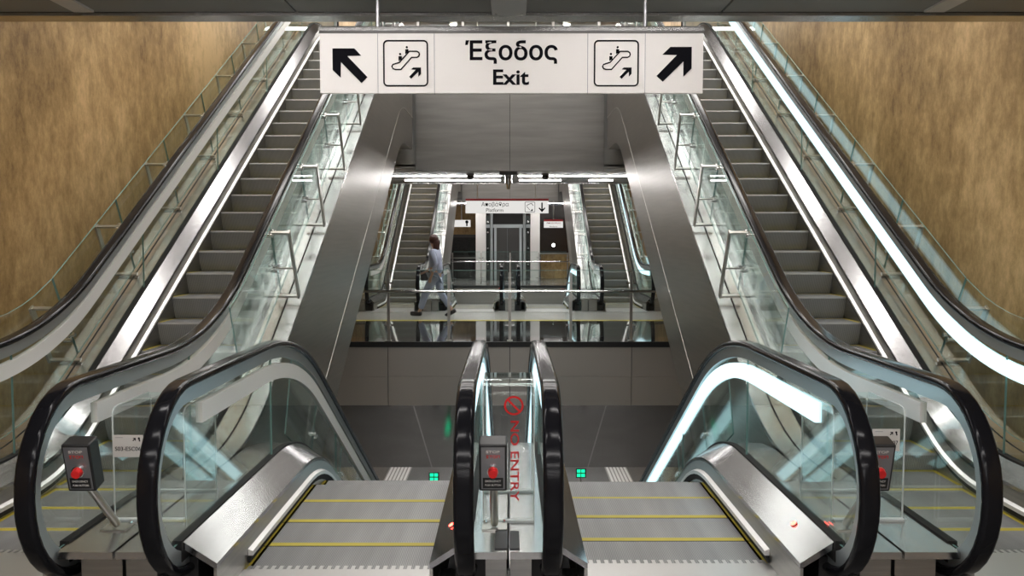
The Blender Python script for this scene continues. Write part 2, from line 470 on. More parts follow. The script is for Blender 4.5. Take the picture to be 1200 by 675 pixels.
        if s > 0:
            xm = (xo + xjj) / 2
            put(vsweep(MB(), prof, [(xm - 0.006, 0.2935), (xm - 0.006, 0.2922), (xm + 0.006, 0.2922), (xm + 0.006, 0.2935)], prof.ys(5.0, yb + 0.2), M['bristle']), 'deck_seam', 0)
        # landing base under the decks: metal end panel and the black handrail inlet
        for end, (q0, q1, qi0, qi1) in enumerate(((NY - 0.14, 4.44, NY - 0.02, NY + 0.36), (yb - 0.4, yb + 0.12, yb - 0.36, yb + 0.02))):
            zz = prof.z(q0 if end == 0 else q1, 0)
            lo, hi = sorted((xg + sx * 0.085, xjj - sx * 0.002))
            mb = MB(); mb.box(lo, hi, q0, q1, zz, zz + 0.258, M['skirt'])
            put(mb, 'newel_panel', 0)
            lo, hi = sorted((xg - sx * 0.06, xg + sx * 0.083))
            mb = MB(); mb.box(lo, hi, qi0, qi1, zz, zz + 0.19, M['black'])
            put(mb, 'handrail_inlet', 0)
        # truss cladding beyond the landing, in two courses with a seam
        c0, c1 = 4.46, yb + 0.2
        cys = prof.ys(c0, c1)
        if s < 0: cys = prof.ys(c0, 15.4)
        xi = xj - sx * 0.03; e = xj - sx * 0.004
        cl = put(vsweep(MB(), prof, [(e, 0.258), (xi, 0.258), (xi, -1.07), (e, -1.07)], cys, M['clad'], 2.0, zmin), 'truss_cladding', 30)
        e2 = e - sx * 0.006
        vsweep(MB(), prof, [(e2, -1.085), (xi, -1.085), (xi, -1.66), (e2, -1.66)], cys, M['clad'], 2.0, zmin).build('lower_course', cl, 30)
        vsweep(MB(), prof, [(e + sx * 0.002, -1.07), (xi, -1.07), (xi, -1.085), (e + sx * 0.002, -1.085)], cys, M['steel'], 2.0, zmin).build('seam_trim', cl, 30)
    cys = prof.ys(4.5, (yb + 0.2) if s > 0 else 11.8)
    l, r = joints[0] + 0.04, joints[1] - 0.04
    put(vsweep(MB(), prof, [(l, -1.60), (r, -1.60), (r, -1.65), (l, -1.65)], cys, M['clad']), 'truss_underside', 30)
    return root

G_DN, H_DN, C_DN = 0.665, 0.49, 0.855
G_UP, H_UP, C_UP = 0.565, 0.45, 2.60
esc_dl = escalator('escalator going down left of the centre line, its outer strip white and unlit', -C_DN, -1, G_DN, H_DN, (-1.752, -0.003), (False, True), 4.72)
esc_dr = escalator('escalator going down right of the centre line, glowing strips under both handrails', C_DN, -1, G_DN, H_DN, (0.003, 1.752), (True, True), 4.80)
esc_ul = escalator('escalator climbing along the ochre wall on the left, strips unlit', -C_UP, 1, G_UP, H_UP, (-3.45, -1.758), (False, False), 4.62)
esc_ur = escalator('escalator climbing along the ochre wall on the right, outer strip glowing', C_UP, 1, G_UP, H_UP, (1.758, 3.45), (False, True), 4.62)
FG = 'escalators of the far bank'
copy_thing(esc_dl, OFFY, 'distant escalator top beside the far centre newels, left lane going down', FG)
copy_thing(esc_dr, OFFY, 'distant escalator top beside the far centre newels, right lane going down', FG)
copy_thing(esc_ul, OFFY, 'distant escalator climbing behind the walking person in pale blue', FG)
copy_thing(esc_ur, OFFY, 'distant escalator climbing to the right of the lift, nobody in front', FG)

# ------------------------------------------------------------------ glass barriers beside the escalators
UP = Prof(5.95, 1, 4.9); DN = Prof(6.2, -1, 5.0)
def barrier(label, prof, xg, xp, ys, zb, zt, zpost, ystart=None, yend=None):
    s = prof.s; root = thing('glass_barrier', label, 'barrier', (xg, ys[0], prof.z(ys[0])), 'glass barriers beside the escalators')
    L = (-xg, -ys[0], -prof.z(ys[0]))
    sx = 1 if xp > xg else -1
    n = Vector((0, -s * SIN, COS)); t = Vector((0, COS, s * SIN))
    X = Vector((1, 0, 0))
    for y in ys:
        b = Vector((xp, y, prof.z(y, zb - 0.06)))
        flat = abs(prof.z(y) - prof.z(y - 0.3)) < 0.02
        nn, tt = (Vector((0, 0, 1)), Vector((0, 1, 0))) if flat else (n, t)
        ln = zpost * (1 if flat else COS * 1.02)
        mb = MB(); mb.obox(b + nn * (ln / 2), X, tt, nn, 0.008, 0.027, ln / 2, M['steel'])
        for f, l in ((0.0, abs(xp - xg) + 0.025), (1.0, abs(xp - xg) - 0.01)):
            c = b + nn * (ln * f - (0.012 if f else -0.012)) - X * sx * (l / 2)
            mb.obox(c, X, tt, nn, l / 2, 0.016, 0.008, M['steel'])
        po = mb.build('post', root, 30, L)
        for f in (0.45, 0.97):
            cm = MB()
            c = b + nn * (ln * f); c.x = xg
            if f == 0.45: cm.cyl((xp, c.y, c.z), (xg, c.y, c.z), 0.008, M['steel'], 8)
            if f > 0.1:
                for q in (-1, 1):
                    d = c + tt * (0.035 * q)
                    cm.cyl((xg - 0.028, d.y, d.z), (xg + 0.028, d.y, d.z), 0.017, M['chrome'], 10)
            cm.cyl((xg, c.y - tt.y * 0.035, c.z - tt.z * 0.035), (xg, c.y + tt.y * 0.035, c.z + tt.z * 0.035), 0.008, M['chrome'], 8)
            cm.build('clamp', po, 40)
    edges = ([ystart] if ystart else []) + list(ys) + ([yend] if yend else [])
    dl = (zt - zb) * SIN * COS
    for a, b in zip(edges, edges[1:]):
        a_, b_ = a + 0.006, b - 0.006
        bot = prof.ys(a_, b_, 0.25); poly = [(y, prof.z(y, zb)) for y in bot]
        topp = []
        for y in reversed(bot):
            k = 0.0 if abs(prof.z(y) - prof.z(y - 0.3)) < 0.02 else 1.0
            g = min(1.0, abs(prof.z(y + 0.05) - prof.z(y - 0.05)) / 0.1 / TAN)
            yt = y - s * dl * g
            topp.append((yt, prof.z(yt, zt)))
        MB().plate(poly + topp, 'x', xg - 0.005, xg + 0.005, M['glass'], M['glass_edge']).build('glass_panel', root, 0, L)
    return root
ys_in = [7.40 + 1.06 * i for i in range(7)]
ys_out = [6.70 + 1.06 * i for i in range(8)]
def barrier_set(dy, words):
    r = []
    r.append(barrier('glass barrier with bent steel posts on the inner side of the left climbing escalator' + words, UP, -1.93, -1.775, ys_in, 0.40, 1.10, 0.72, 6.3))
    r.append(barrier('glass barrier with bent steel posts on the inner side of the right climbing escalator' + words, UP, 1.93, 1.775, ys_in, 0.40, 1.10, 0.72, 6.3))
    r.append(barrier('glass barrier with steel posts between the left ochre wall and the climbing escalator' + words, UP, -3.31, -3.52, ys_out, 0.36, 1.15, 0.57, 4.3))
    r.append(barrier('glass barrier with steel posts between the right ochre wall and the climbing escalator' + words, UP, 3.31, 3.52, ys_out, 0.36, 1.15, 0.57, 4.3))
    return r
BAR = barrier_set(0, '')
for b_, l_ in zip(BAR, ('distant glass barrier flanking the far left climbing escalator towards the lift', 'distant glass barrier flanking the far right climbing escalator towards the lift',
                        'distant glass barrier along the wall behind the far left climbing escalator', 'distant glass barrier along the wall behind the far right climbing escalator')):
    copy_thing(b_, OFFY, l_, 'glass barriers of the far bank')
ys_dn = [7.3 + 1.12 * i for i in range(5)]
barrier('glass barrier with pale posts sinking beside the left descending escalator', DN, -1.68, -1.735, ys_dn, 0.40, 1.15, 0.80, 6.5)
barrier('glass barrier with pale posts sinking beside the right descending escalator', DN, 1.68, 1.735, ys_dn, 0.40, 1.15, 0.80, 6.5)

# ------------------------------------------------------------------ the setting
WX = 4.2
H2 = 4.9; CE = 3.0
def B(*a): return MB().box(*a)
struct(B(-WX, WX, -6, 4.40, -0.9, -0.002, M['floor_grey']), 'floor_concourse')
for nm, x0, x1 in (('floor_aisle_left', -WX, -3.47), ('floor_aisle_right', 3.47, WX)):
    struct(B(x0, x1, 4.41, 13.98, -0.9, -0.002, M['floor_grey']), nm)
    struct(B(x0, x1, 4.41 + OFFY, 13.98 + OFFY, -0.9, -0.002, M['floor_grey']), nm + '_far')
struct(B(-WX, WX, 14.0, 17.35, -1.02, -0.002, M['granite']), 'floor_mezzanine')
struct(B(-WX, WX, 17.36, 17.58, -1.0, -0.001, M['yellow']), 'floor_tactile_line')
struct(B(-WX, WX, 17.59, 4.40 + OFFY, -1.02, -0.002, M['floor_light']), 'floor_mezzanine_back')
struct(B(-WX, WX, 29.7, 44, -1.02, -0.002, M['floor_grey']), 'floor_lift_lobby')
struct(B(-WX, WX, -6, 60, -5.3, -5.012, M['floor_grey']), 'floor_lower')
for sx, nm in ((-1, 'wall_left'), (1, 'wall_right')):
    lo, hi = sorted((sx * WX, sx * (WX + 0.3)))
    struct(B(lo, hi, -6, 60, -5.0, 9.2, M['plaster']), nm)
struct(B(-WX, WX, -6.3, -6.0, -1, 3.2, M['panel']), 'wall_rear')
# ceiling over the near landing with joints, pale strips and metal edge
def ceiling(y0, y1, z, nm, trim):
    mb = MB(); xs = [-WX, -1.27, -0.0, 1.27, WX]
    for a, b in zip(xs, xs[1:]): mb.box(a + 0.006, b - 0.006, y0, y1 - 0.16, z, z + 0.06, M['ceiling'])
    mb.box(-WX, WX, y0, y1 - 0.02, z + 0.03, H2 - 0.02, M['ceiling'])
    struct(mb, nm)
    mb = MB(); mb.box(-WX, WX, y1 - 0.15, y1, z - 0.02, z + 0.03, M['deck']); mb.box(-WX, WX, y1 - 0.02, y1, z, H2, M['panel'])
    struct(mb, trim)
ceiling(-6, 5.5, 3.03, 'ceiling_concourse', 'trim_1')
ceiling(16.36, 21.2, 2.94, 'ceiling_mezzanine', 'trim_2')
for i, x in enumerate((-2.52, 2.52)):
    struct(B(x - 0.06, x + 0.06, -6, 5.3, 3.018, 3.031, M['ceil_strip']), 'trim_%d' % (3 + i))
# upper hall
struct(B(-WX, WX, -6, 5.5, H2, H2 + 0.05, M['floor_grey']), 'floor_upper_front')
struct(B(-WX, WX, 16.45, 21.2, H2 - 0.02, H2 - 0.002, M['floor_grey']), 'floor_upper')
struct(B(-WX, WX, 33, 44, 2.9, H2, M['floor_grey']), 'floor_upper_far')
struct(B(-WX, WX, -6, 60, 8.6, 8.8, M['ceiling']), 'ceiling_upper')
struct(B(-WX, WX, 43.5, 44, 4.9, 8.6, M['panel']), 'wall_upper_end')
# bulkheads: brushed panels with seams
def bulkhead(y, nm):
    mb = MB()
    xs = [-1.74, 0.0, 1.74]; zs = [2.88, 3.35, 3.8, 4.25, 4.96]
    for a, b in zip(xs, xs[1:]):
        mb.box(a + 0.004, b - 0.004, y, y + 0.04, 2.88, 4.96, M['panel'])
    for zz in zs[1:-1]: mb.box(-1.74, 1.74, y - 0.0012, y + 0.001, zz, zz + 0.004, M['clad'])
    mb.box(-1.74, 1.74, y + 0.02, y + 0.05, 2.88, 4.96, M['dark'])
    struct(mb, nm)
bulkhead(16.3, 'wall_bulkhead'); bulkhead(32.0, 'wall_bulkhead_far')
# side infill under the upper floor beyond the escalator heads
# fascia of the mezzanine floor
def fascia(y, nm):
    mb = MB(); xs = [-WX, -1.95, 0.0, 1.95, WX]
    for a, b in zip(xs, xs[1:]): [mb.box(a + 0.005, b - 0.005, y - 0.03, y, p, q, M['fascia']) for p, q in ((-1.03, -0.563), (-0.56, -0.09))]
    mb.box(-WX, WX, y - 0.04, y, -0.088, -0.003, M['black'])
    mb.box(-WX, WX, y - 0.005, y, -1.0, -0.09, M['dark'])
    struct(mb, nm)
fascia(13.998, 'wall_fascia'); fascia(29.698, 'wall_fascia_far')
# polished soffit sinking with the escalators, then flat
mb = MB()
for a, b in ((-WX, -1.55), (-1.545, 1.545), (1.55, WX)):
    mb.plate([(13.98, -1.03), (17.2, -2.90), (24.0, -2.90), (24.0, -2.84), (17.25, -2.84), (14.05, -1.0)], 'x', a, b, M['soffit'])
struct(mb, 'ceiling_lower_soffit', smooth=20)
mb = MB()
for x in (-1.5475, 1.5475):
    mb.plate([(13.98, -1.031), (17.2, -2.901), (17.2, -2.85), (14.05, -1.0)], 'x', x - 0.012, x + 0.012, M['deck'])
struct(mb, 'trim_5')
struct(B(-WX, WX, -6, 4.38, -1.0, -0.92, M['ceiling']), 'ceiling_lower_front')
struct(B(-WX, WX, 33, 33.3, -5.0, -1.03, M['panel']), 'wall_lower_end')
# tactile guide paths of the lower floor
for i, x in enumerate((-3.15, 3.05)):
    mb = MB()
    for k in range(6): mb.box(x - 0.28 + k * 0.1, x - 0.28 + k * 0.1 + 0.065, 20, 30, -5.012, -5.0, M['tactile'])
    mb.box(x - 0.32, x + 0.32, 20, 30, -5.014, -5.008, M['floor_light'])
    struct(mb, 'floor_guide_path_%s' % ('left', 'right')[i])

# ------------------------------------------------------------------ lamps
def linear_lamp(label, x0, x1, y0, y1, z, mat, group):
    r = thing('linear_ceiling_light', label, 'light', ((x0 + x1) / 2, (y0 + y1) / 2, z), group)
    L = (-(x0 + x1) / 2, -(y0 + y1) / 2, -z)
    MB().box(x0, x1, y0, y1, z - 0.018, z, M['white_sign']).build('housing', r, 0, L)
    e = 0.012
    d = MB().box(x0 + e, x1 - e, y0 + e, y1 - e, z - 0.03, z - 0.0185, mat).build('diffuser', r, 0, L)
    return r
g1 = 'linear lights under the mezzanine ceiling'
names = [('front row, left half', -2.45, -0.16, 18.2), ('front row, right half', 0.16, 2.45, 18.2), ('rear row, left half', -2.35, -0.2, 19.7), ('rear row, inner right', 0.2, 1.15, 19.7), ('rear row, outer right', 1.75, 2.3, 19.7)]
for nm, a, b, y in names:
    linear_lamp('white linear ceiling light behind the grey bulkhead, ' + nm, a, b, y - 0.05, y + 0.05, 2.938, M['lamp_strong'], g1)
for i, (nm, a, b, y) in enumerate(names[:4]):
    linear_lamp('white linear ceiling light above the near landing, ' + nm, a, b, y - OFFY - 0.05, y - OFFY + 0.05, 3.028, M['lamp'], 'linear lights over the near landing')
ords = ('first', 'second', 'third', 'fourth', 'fifth')
for k, y in enumerate((6.9, 9.3, 11.7, 14.1, 16.5)):  # lamps added to brighten the near escalator decks and side walls
    linear_lamp('added broad ceiling light across the upper hall over the near escalators, %s row' % ords[k], -3.9, 3.9, y - 0.22, y + 0.22, 8.598, M['added_lamp_upper'], 'added upper hall lights')
for k, y in enumerate((22.6, 25.0, 27.4, 29.8)):  # further added rows that light the far bank
    linear_lamp('added broad ceiling light across the upper hall over the distant escalators, %s row' % ords[k], -3.9, 3.9, y - 0.22, y + 0.22, 8.598, M['added_lamp_upper'], 'added upper hall lights far')
for k, y in enumerate((1.2, 3.4)):  # added out of view to brighten the fascia and sloped soffit
    linear_lamp('added linear light in the lower hall under the near landing, %s row' % ords[k], -3, 3, y - 0.08, y + 0.08, -1.002, M['lamp_strong'], 'added lower hall front lights')
for k, y in enumerate((0.9, -1.0, -3.0, -5.0)):  # added out of view so the steel reflects a bright hall
    linear_lamp('added white linear ceiling light of the near concourse, %s row behind the viewer' % ('first', 'second', 'third', 'fourth')[k], -3.2, 3.2, y - 0.08, y + 0.08, 3.028, M['lamp'], 'added concourse ceiling lights')
for y in (18.6, 23.8):  # unseen lamps added to light the lower floor and guide paths
    linear_lamp('added linear light under the lower soffit, %s row' % ('nearer' if y < 20 else 'deeper'), -3, 3, y - 0.06, y + 0.06, -2.902, M['lamp_strong'], 'added lower hall lights')
for nm, x0, x1 in (('left', -3.5, -0.6), ('right', 0.6, 3.5)):
    linear_lamp('linear light over the lift lobby, %s half' % nm, x0, x1, 31.9, 32.0, 2.87, M['lamp_strong'], 'lift lobby lights')

# ------------------------------------------------------------------ mezzanine railing
def railing(label, y, z, xs, zt, rail_z, name='glass_railing'):
    r = thing(name, label, 'railing', (0, y, z)); L = (0, -y, -z)
    for x in xs:
        mb = MB(); mb.box(x - 0.022, x + 0.022, y - 0.012, y + 0.012, z, z + zt - 0.03, M['steel'])
        mb.box(x - 0.045, x + 0.045, y - 0.04, y + 0.04, z, z + 0.012, M['steel'])
        mb.cyl((x, y - 0.01, z + rail_z), (x, y - 0.07, z + rail_z), 0.01, M['steel'], 8)
        p = mb.build('post', r, 30, L)
        for zz in (0.25, zt - 0.2):
            MB().box(x - 0.075, x + 0.075, y + 0.012, y + 0.04, z + zz - 0.014, z + zz + 0.014, M['chrome']).build('clamp', p, 0)
    for a, b in zip(xs, xs[1:]):
        MB().box(a + 0.03, b - 0.03, y + 0.02, y + 0.032, z + 0.06, z + zt, M['glass']).build('glass_panel', r, 0, L)
    m2 = MB()
    for a, b in zip(xs, xs[1:]): m2.box(a + 0.03, b - 0.03, y + 0.019, y + 0.033, z + zt, z + zt + 0.008, M['glass_edge'])
    m2.build('glass_edge_trim', r, 0, L)
    MB().cyl((xs[0] - 0.1, y - 0.075, z + rail_z), (xs[-1] + 0.1, y - 0.075, z + rail_z), 0.021, M['chrome'], 14).build('handrail', r, 40, L)
    return r
railing('glass railing with steel posts along the mezzanine edge in front of the person', 14.08, 0, [-2.92, -1.95, -0.98, 0, 0.98, 1.95, 2.92], 1.13, 0.80)
railing('distant glass railing in front of the lift', 29.8, 0, [-2.92, -1.95, -0.98, 0, 0.98, 1.95, 2.92], 1.13, 0.80)
railing('glass railing of the upper floor above the bulkhead', 16.5, H2, [-1.7, -0.87, -0.03, 0.80, 1.65], 1.13, 0.95)

# ------------------------------------------------------------------ signs
def text_mesh(body, size, bold=0.0):
    cu = bpy.data.curves.new('t', 'FONT'); cu.body = body; cu.size = size; cu.extrude = 0.0006; cu.offset = bold
    cu.align_x = 'CENTER'; cu.resolution_u = 4
    o = bpy.data.objects.new('t', cu); COL.objects.link(o)
    bpy.context.view_layer.update()
    me = bpy.data.meshes.new_from_object(o.evaluated_get(bpy.context.evaluated_depsgraph_get()))
    bpy.data.objects.remove(o); bpy.data.curves.remove(cu)
    return me
def lettering(body, parent, loc, width, height, bold, mat, rot=(PI / 2, 0, 0), name='lettering'):
    """text fitted to a width and overall height, centred at loc (parent space)"""
    me = text_mesh(body, 1.0, bold)
    xs = [v.co.x for v in me.vertices]; ys_ = [v.co.y for v in me.vertices]
    cx, cy = (min(xs) + max(xs)) / 2, (min(ys_) + max(ys_)) / 2
    sx, sy = width / (max(xs) - min(xs)), height / (max(ys_) - min(ys_))
    for v in me.vertices: v.co.x = (v.co.x - cx) * sx; v.co.y = (v.co.y - cy) * sy
    me.materials.clear(); me.materials.append(mat)
    o = bpy.data.objects.new(name, me); COL.objects.link(o); o.parent = parent; o.location = loc; o.rotation_euler = rot
    return o
def stroke(mb, pts, w, y0, y1, mat, closed=False):
    n = len(pts)
    seg = range(n if closed else n - 1)
    for i in seg:
        a, b = Vector(pts[i]), Vector(pts[(i + 1) % n]); d = (b - a)
        if d.length < 1e-6: continue
        d.normalize(); q = Vector((-d.y, d.x)) * w / 2; a = a - d * w * 0.25; b = b + d * w * 0.25
        mb.plate([a + q, b + q, b - q, a - q], 'y', y0, y1, mat)
def disc(mb, c, r, y0, y1, mat, n=16):
    mb.plate([(c[0] + r * math.cos(2 * PI * i / n), c[1] + r * math.sin(2 * PI * i / n)) for i in range(n)], 'y', y0, y1, mat)
def rrect(x0, x1, z0, z1, r, k=6):
    pts = []
    for cx, cz, a0 in ((x1 - r, z1 - r, 0), (x0 + r, z1 - r, 90), (x0 + r, z0 + r, 180), (x1 - r, z0 + r, 270)):
        for i in range(k):
            a = math.radians(a0 + 90 * i / (k - 1)); pts.append((cx + r * math.cos(a), cz + r * math.sin(a)))
    return pts

def escalator_icon(mb, P, y0, y1, u):
    """P maps icon pixels (zoomed drawing) to sign space; u = metres per drawing pixel"""
    stroke(mb, [P(*p) for p in [(622, 455), (650, 446), (720, 370), (772, 370), (786, 378), (790, 391), (786, 404), (772, 412), (735, 412), (660, 495), (620, 495), (604, 489), (597, 475), (604, 461)]], 8 * u, y0, y1, M['ink'], True)
    for hx, hz, bz in ((702, 342, 372), (655, 389, 420)):
        disc(mb, P(hx, hz), 7.5 * u, y0, y1, M['ink'])
        a = P(hx - 11, bz - 16); b = P(hx + 11, bz + 16)
        mb.plate([(a[0], a[1]), (b[0], a[1]), (b[0], P(0, bz + 4)[1]), (a[0], b[1])], 'y', y0, y1, M['ink'])
    mb.plate([P(*p) for p in [(800, 482), (745, 482), (732, 495), (765, 497), (717, 546), (731, 560), (782, 510), (782, 545), (800, 526)]], 'y', y0, y1, M['ink'])

def exit_sign():
    Y, d = 4.6, 4.545; u = d / 1030.0
    r = thing('hanging_sign', 'long white hanging exit sign with black arrows and escalator symbols', 'sign', (0.014, Y, 2.43))
    z110 = 2.435
    def P(px, py): return ((px - 599) * u, (110 - py) * u * 1.0 + 0.0)
    x0, x1 = P(375, 0)[0], P(823, 0)[0]; ht = P(0, 41)[1]
    xs = [375, 443, 509, 688, 755, 823]
    for a, b in zip(xs, xs[1:]):
        MB().box(P(a, 0)[0] + 0.002, P(b, 0)[0] - 0.002, -0.012, 0.012, 0, ht, M['white_sign']).build('sign_panel', r, 0)
    mb = MB(); mb.box(x0 + 0.003, x1 - 0.003, -0.008, 0.008, 0.003, ht, M['plate']); mb.build('sign_core', r, 0)
    rows = []
    sec = [(0.0, -0.0), (-0.014, 0.0), (-0.024, 0.012), (-0.02, 0.03), (-0.008, 0.038), (0.008, 0.038), (0.02, 0.03), (0.024, 0.012), (0.014, 0.0)]
    for x in (x0, x1): rows.append([(x, a, ht + b) for a, b in sec])
    MB().sweep(None, rows, M['deck']).build('top_rail', r, 40)
    for k, px in enumerate((443, 755)):
        MB().cyl((P(px, 0)[0], 0, ht + 0.03), (P(px, 0)[0], 0, 3.028 - 2.43), 0.011, M['plate'], 12).build('hanger_rod', r, 40)
    f0, f1 = -0.0155, -0.0118
    Z = lambda x, y: P(360 + x / 6, y / 6)
    mb = MB(); mb.plate([Z(*p) for p in [(182, 350), (335, 350), (383, 400), (285, 402), (425, 548), (383, 590), (240, 445), (238, 553), (182, 500)]], 'y', f0, f1, M['ink']); mb.build('arrow', r, 0)
    Zr = lambda x, y: P(680 + x / 6, y / 6)
    mb = MB(); mb.plate([Zr(*p) for p in [(775, 340), (625, 340), (570, 393), (672, 395), (530, 540), (575, 580), (718, 440), (718, 545), (775, 490)]], 'y', f0, f1, M['ink']); mb.build('arrow', r, 0)
    for off in (0, 245.8):
        mb = MB(); Q = lambda x, y: P(360 + x / 6 + off, y / 6)
        a = Q(541, 608); b = Q(846, 297)
        stroke(mb, rrect(a[0], b[0], a[1], b[1], 0.02), 10 * u / 6, f0, f1, M['ink'], True)
        escalator_icon(mb, Q, f0, f1, u / 6); mb.build('pictogram', r, 0)
    c = P(602.5, 0)[0]
    lettering('Έξοδος', r, ((P(545, 0)[0] + P(653, 0)[0]) / 2, -0.0135, P(0, 62.5)[1]), P(653, 0)[0] - P(545, 0)[0], P(0, 49)[1] - P(0, 76)[1], 0.02, M['ink'])
    lettering('Exit', r, ((P(577.5, 0)[0] + P(619.5, 0)[0]) / 2, -0.0135, P(0, 91.5)[1]), P(619.5, 0)[0] - P(577.5, 0)[0], P(0, 82.5)[1] - P(0, 100.5)[1], 0.022, M['ink'])
    return r
exit_sign()

def platform_sign():
    Y = 24.0; u = 23.95 / 1030
    r = thing('hanging_sign', 'distant white hanging sign with red top edge and a down arrow', 'sign', (-0.08, Y, 2.29))
    def P(px, py): return ((px - 594.5) * u, (250 - py) * u)
    x0, x1 = P(546, 0)[0], P(643, 0)[0]
    MB().box(x0, x1, -0.04, 0.04, 0, P(0, 235.6)[1], M['glow_sign']).build('sign_panel', r, 0)
    MB().box(x0, x1, -0.045, 0.045, P(0, 235.6)[1], P(0, 233)[1], M['red']).build('red_band', r, 0)
    for px in (560, 628): MB().cyl((P(px, 0)[0], 0, P(0, 233)[1]), (P(px, 0)[0], 0, 6.3), 0.012, M['steel'], 8).build('hanger_rod', r, 40)
    f0, f1 = -0.044, -0.0395
    lettering('Αποβάθρα', r, (P(580.5, 0)[0], -0.042, P(0, 240)[1]), 32 * u, 6.4 * u, 0.0, M['ink'])
    lettering('Platform', r, (P(580, 0)[0], -0.042, P(0, 246.3)[1]), 20 * u, 4.2 * u, 0.0, M['ink'])
    mb = MB(); a, b = P(615.5, 248.5), P(627, 237)
    stroke(mb, rrect(a[0], b[0], a[1], b[1], 0.02), 0.012, f0, f1, M['ink'], True)
    stroke(mb, [P(617.5, 241), P(620, 239.5), P(623, 238.5), P(625, 241)], 0.015, f0, f1, M['ink']); stroke(mb, [P(617.5, 242), P(621, 246)], 0.012, f0, f1, M['ink'])
    mb.plate([P(621.5, 247.5), P(624.5, 247.5), P(624.5, 244.5)], 'y', f0, f1, M['ink']); mb.build('pictogram', r, 0)
    mb = MB(); stroke(mb, [P(635.3, 238), P(635.3, 246.5)], 1.6 * u, f0, f1, M['ink'])
    mb.plate([P(635.3, 248.8), P(639.3, 244.2), P(638.4, 243.2), P(635.3, 246.0), P(632.2, 243.2), P(631.3, 244.2)], 'y', f0, f1, M['ink']); mb.build('arrow', r, 0)
platform_sign()

def small_sign(label, x, y, z, w, h, red, txt):
    r = thing('hanging_sign', label, 'sign', (x, y, z))
    MB().box(-w / 2, w / 2, -0.03, 0.03, -h / 2, h / 2, M['glow_sign']).build('sign_panel', r, 0)
    if red: MB().box(-w / 2, w / 2, -0.034, 0.034, h / 2, h / 2 + 0.07, M['red']).build('red_band', r, 0)
    MB().cyl((0, 0, h / 2), (0, 0, 2.88 - z), 0.02, M['steel'], 8).build('hanger_rod', r, 40)
    if txt:
        lettering(txt, r, (0, -0.031, 0.05), w * 0.75, 0.075, 0.0, M['red'])
        lettering('Platform', r, (0, -0.031, -0.07), w * 0.4, 0.05, 0.0, M['ink'])
    else:
        mb = MB(); disc(mb, (w * 0.30, 0.05), 0.055, -0.034, -0.03, M['ink']); stroke(mb, [(w * 0.3, 0.03), (w * 0.3, -0.08)], 0.05, -0.034, -0.03, M['ink']); mb.build('pictogram', r, 0)
small_sign('small white hanging sign with a black symbol left of the lift', -1.68, 30.5, 2.10, 0.62, 0.24, False, None)
small_sign('small white hanging sign with a red top right of the lift', 1.50, 30.5, 2.06, 0.66, 0.22, True, 'Αποβάθρα')

# ------------------------------------------------------------------ lift and end wall
lf = thing('lift', 'glass lift with steel double doors between two white tiled pillars', 'lift', (-0.08, 33.2, 0))
MB().box(-0.42, -0.01, -0.02, 0.03, 0.02, 1.95, M['door']).build('door', lf, 0)
MB().box(0.01, 0.42, -0.02, 0.03, 0.02, 1.95, M['door']).build('door', lf, 0)
mb = MB(); mb.box(-0.52, -0.43, -0.06, 0.06, 0, 2.0, M['frame_pale']); mb.box(0.43, 0.52, -0.06, 0.06, 0, 2.0, M['frame_pale']); mb.box(-0.85, 0.85, -0.08, 0.06, 1.97, 2.10, M['frame_pale']); mb.box(-0.016, -0.011, -0.03, 0.03, 0.02, 1.95, M['frame_pale']); mb.build('door_frame', lf, 0)
for x in (-0.62, 0.62): MB().cyl((x, -0.12, 0), (x, -0.12, 2.87), 0.055, M['frame_pale'], 14).build('shaft_tube', lf, 40)
for a, b in ((-0.86, -0.66), (0.66, 0.86)): MB().box(a, b, -0.01, 0.0, 0.02, 2.8, M['glass']).build('shaft_glass', lf, 0)
MB().box(-0.85, 0.85, 0.5, 0.54, 0, 2.87, M['dark']).build('shaft_back', lf, 0)
for x in (-0.76, 0.76):
    for z in (0.6, 1.2, 1.8, 2.2): MB().cyl((x, -0.03, z), (x, -0.0105, z), 0.035, M['chrome'], 10).build('glass_fitting', lf, 40)
for nm, x0, x1 in (('pillar_left', -1.27, -0.90), ('pillar_right', 0.76, 1.10)):
    mb = MB()
    for k in range(6): mb.box(x0, x1, 32.6, 33.0, k * 0.48, k * 0.48 + 0.475, M['white_tile'])
    mb.box(x0 + 0.01, x1 - 0.01, 32.61, 32.99, 0, 2.88, M['ceil_strip'])
    struct(mb, nm)
struct(B(-WX, -1.28, 35.0, 35.3, 0, 2.88, M['plaster']), 'wall_lobby_left')
struct(B(1.11, WX, 35.0, 35.3, 0, 2.88, M['brown']), 'wall_lobby_right')
struct(B(-1.28, 1.11, 35.0, 35.3, 0, 2.88, M['dark']), 'wall_lobby_centre')
kb = thing('vending_kiosk', 'black glazed kiosk front below the ochre wall left of the lift', 'kiosk', (-1.9, 34.7, 0))
MB().box(-0.62, 0.62, -0.2, 0.25, 0, 1.72, M['dark']).build('cabinet', kb, 0)
MB().box(-0.55, 0.55, -0.205, -0.2, 0.9, 1.6, M['granite']).build('screen', kb, 0)
MB().box(-0.6, 0.6, -0.26, -0.2, 0.78, 0.82, M['steel']).build('shelf', kb, 0)
cn = thing('counter', 'low ochre counter in front of the dark brown wall right of the lift', 'counter', (1.75, 34.6, 0))
MB().box(-0.55, 0.9, -0.2, 0.2, 0, 0.95, M['plaster']).build('counter_body', cn, 0)
MB().box(-0.58, 0.93, -0.23, 0.23, 0.95, 1.0, M['steel']).build('counter_top', cn, 0)
sp = thing('wall_spotlight', 'small bright spotlight glowing against the dark brown wall', 'light', (1.72, 34.98, 1.3))
MB().cyl((0, 0.01, 0), (0, -0.10, 0), 0.07, M['steel'], 16).build('housing', sp, 40)
MB().cyl((0, -0.101, 0), (0, -0.108, 0), 0.06, M['spot'], 16).build('lens', sp, 40)

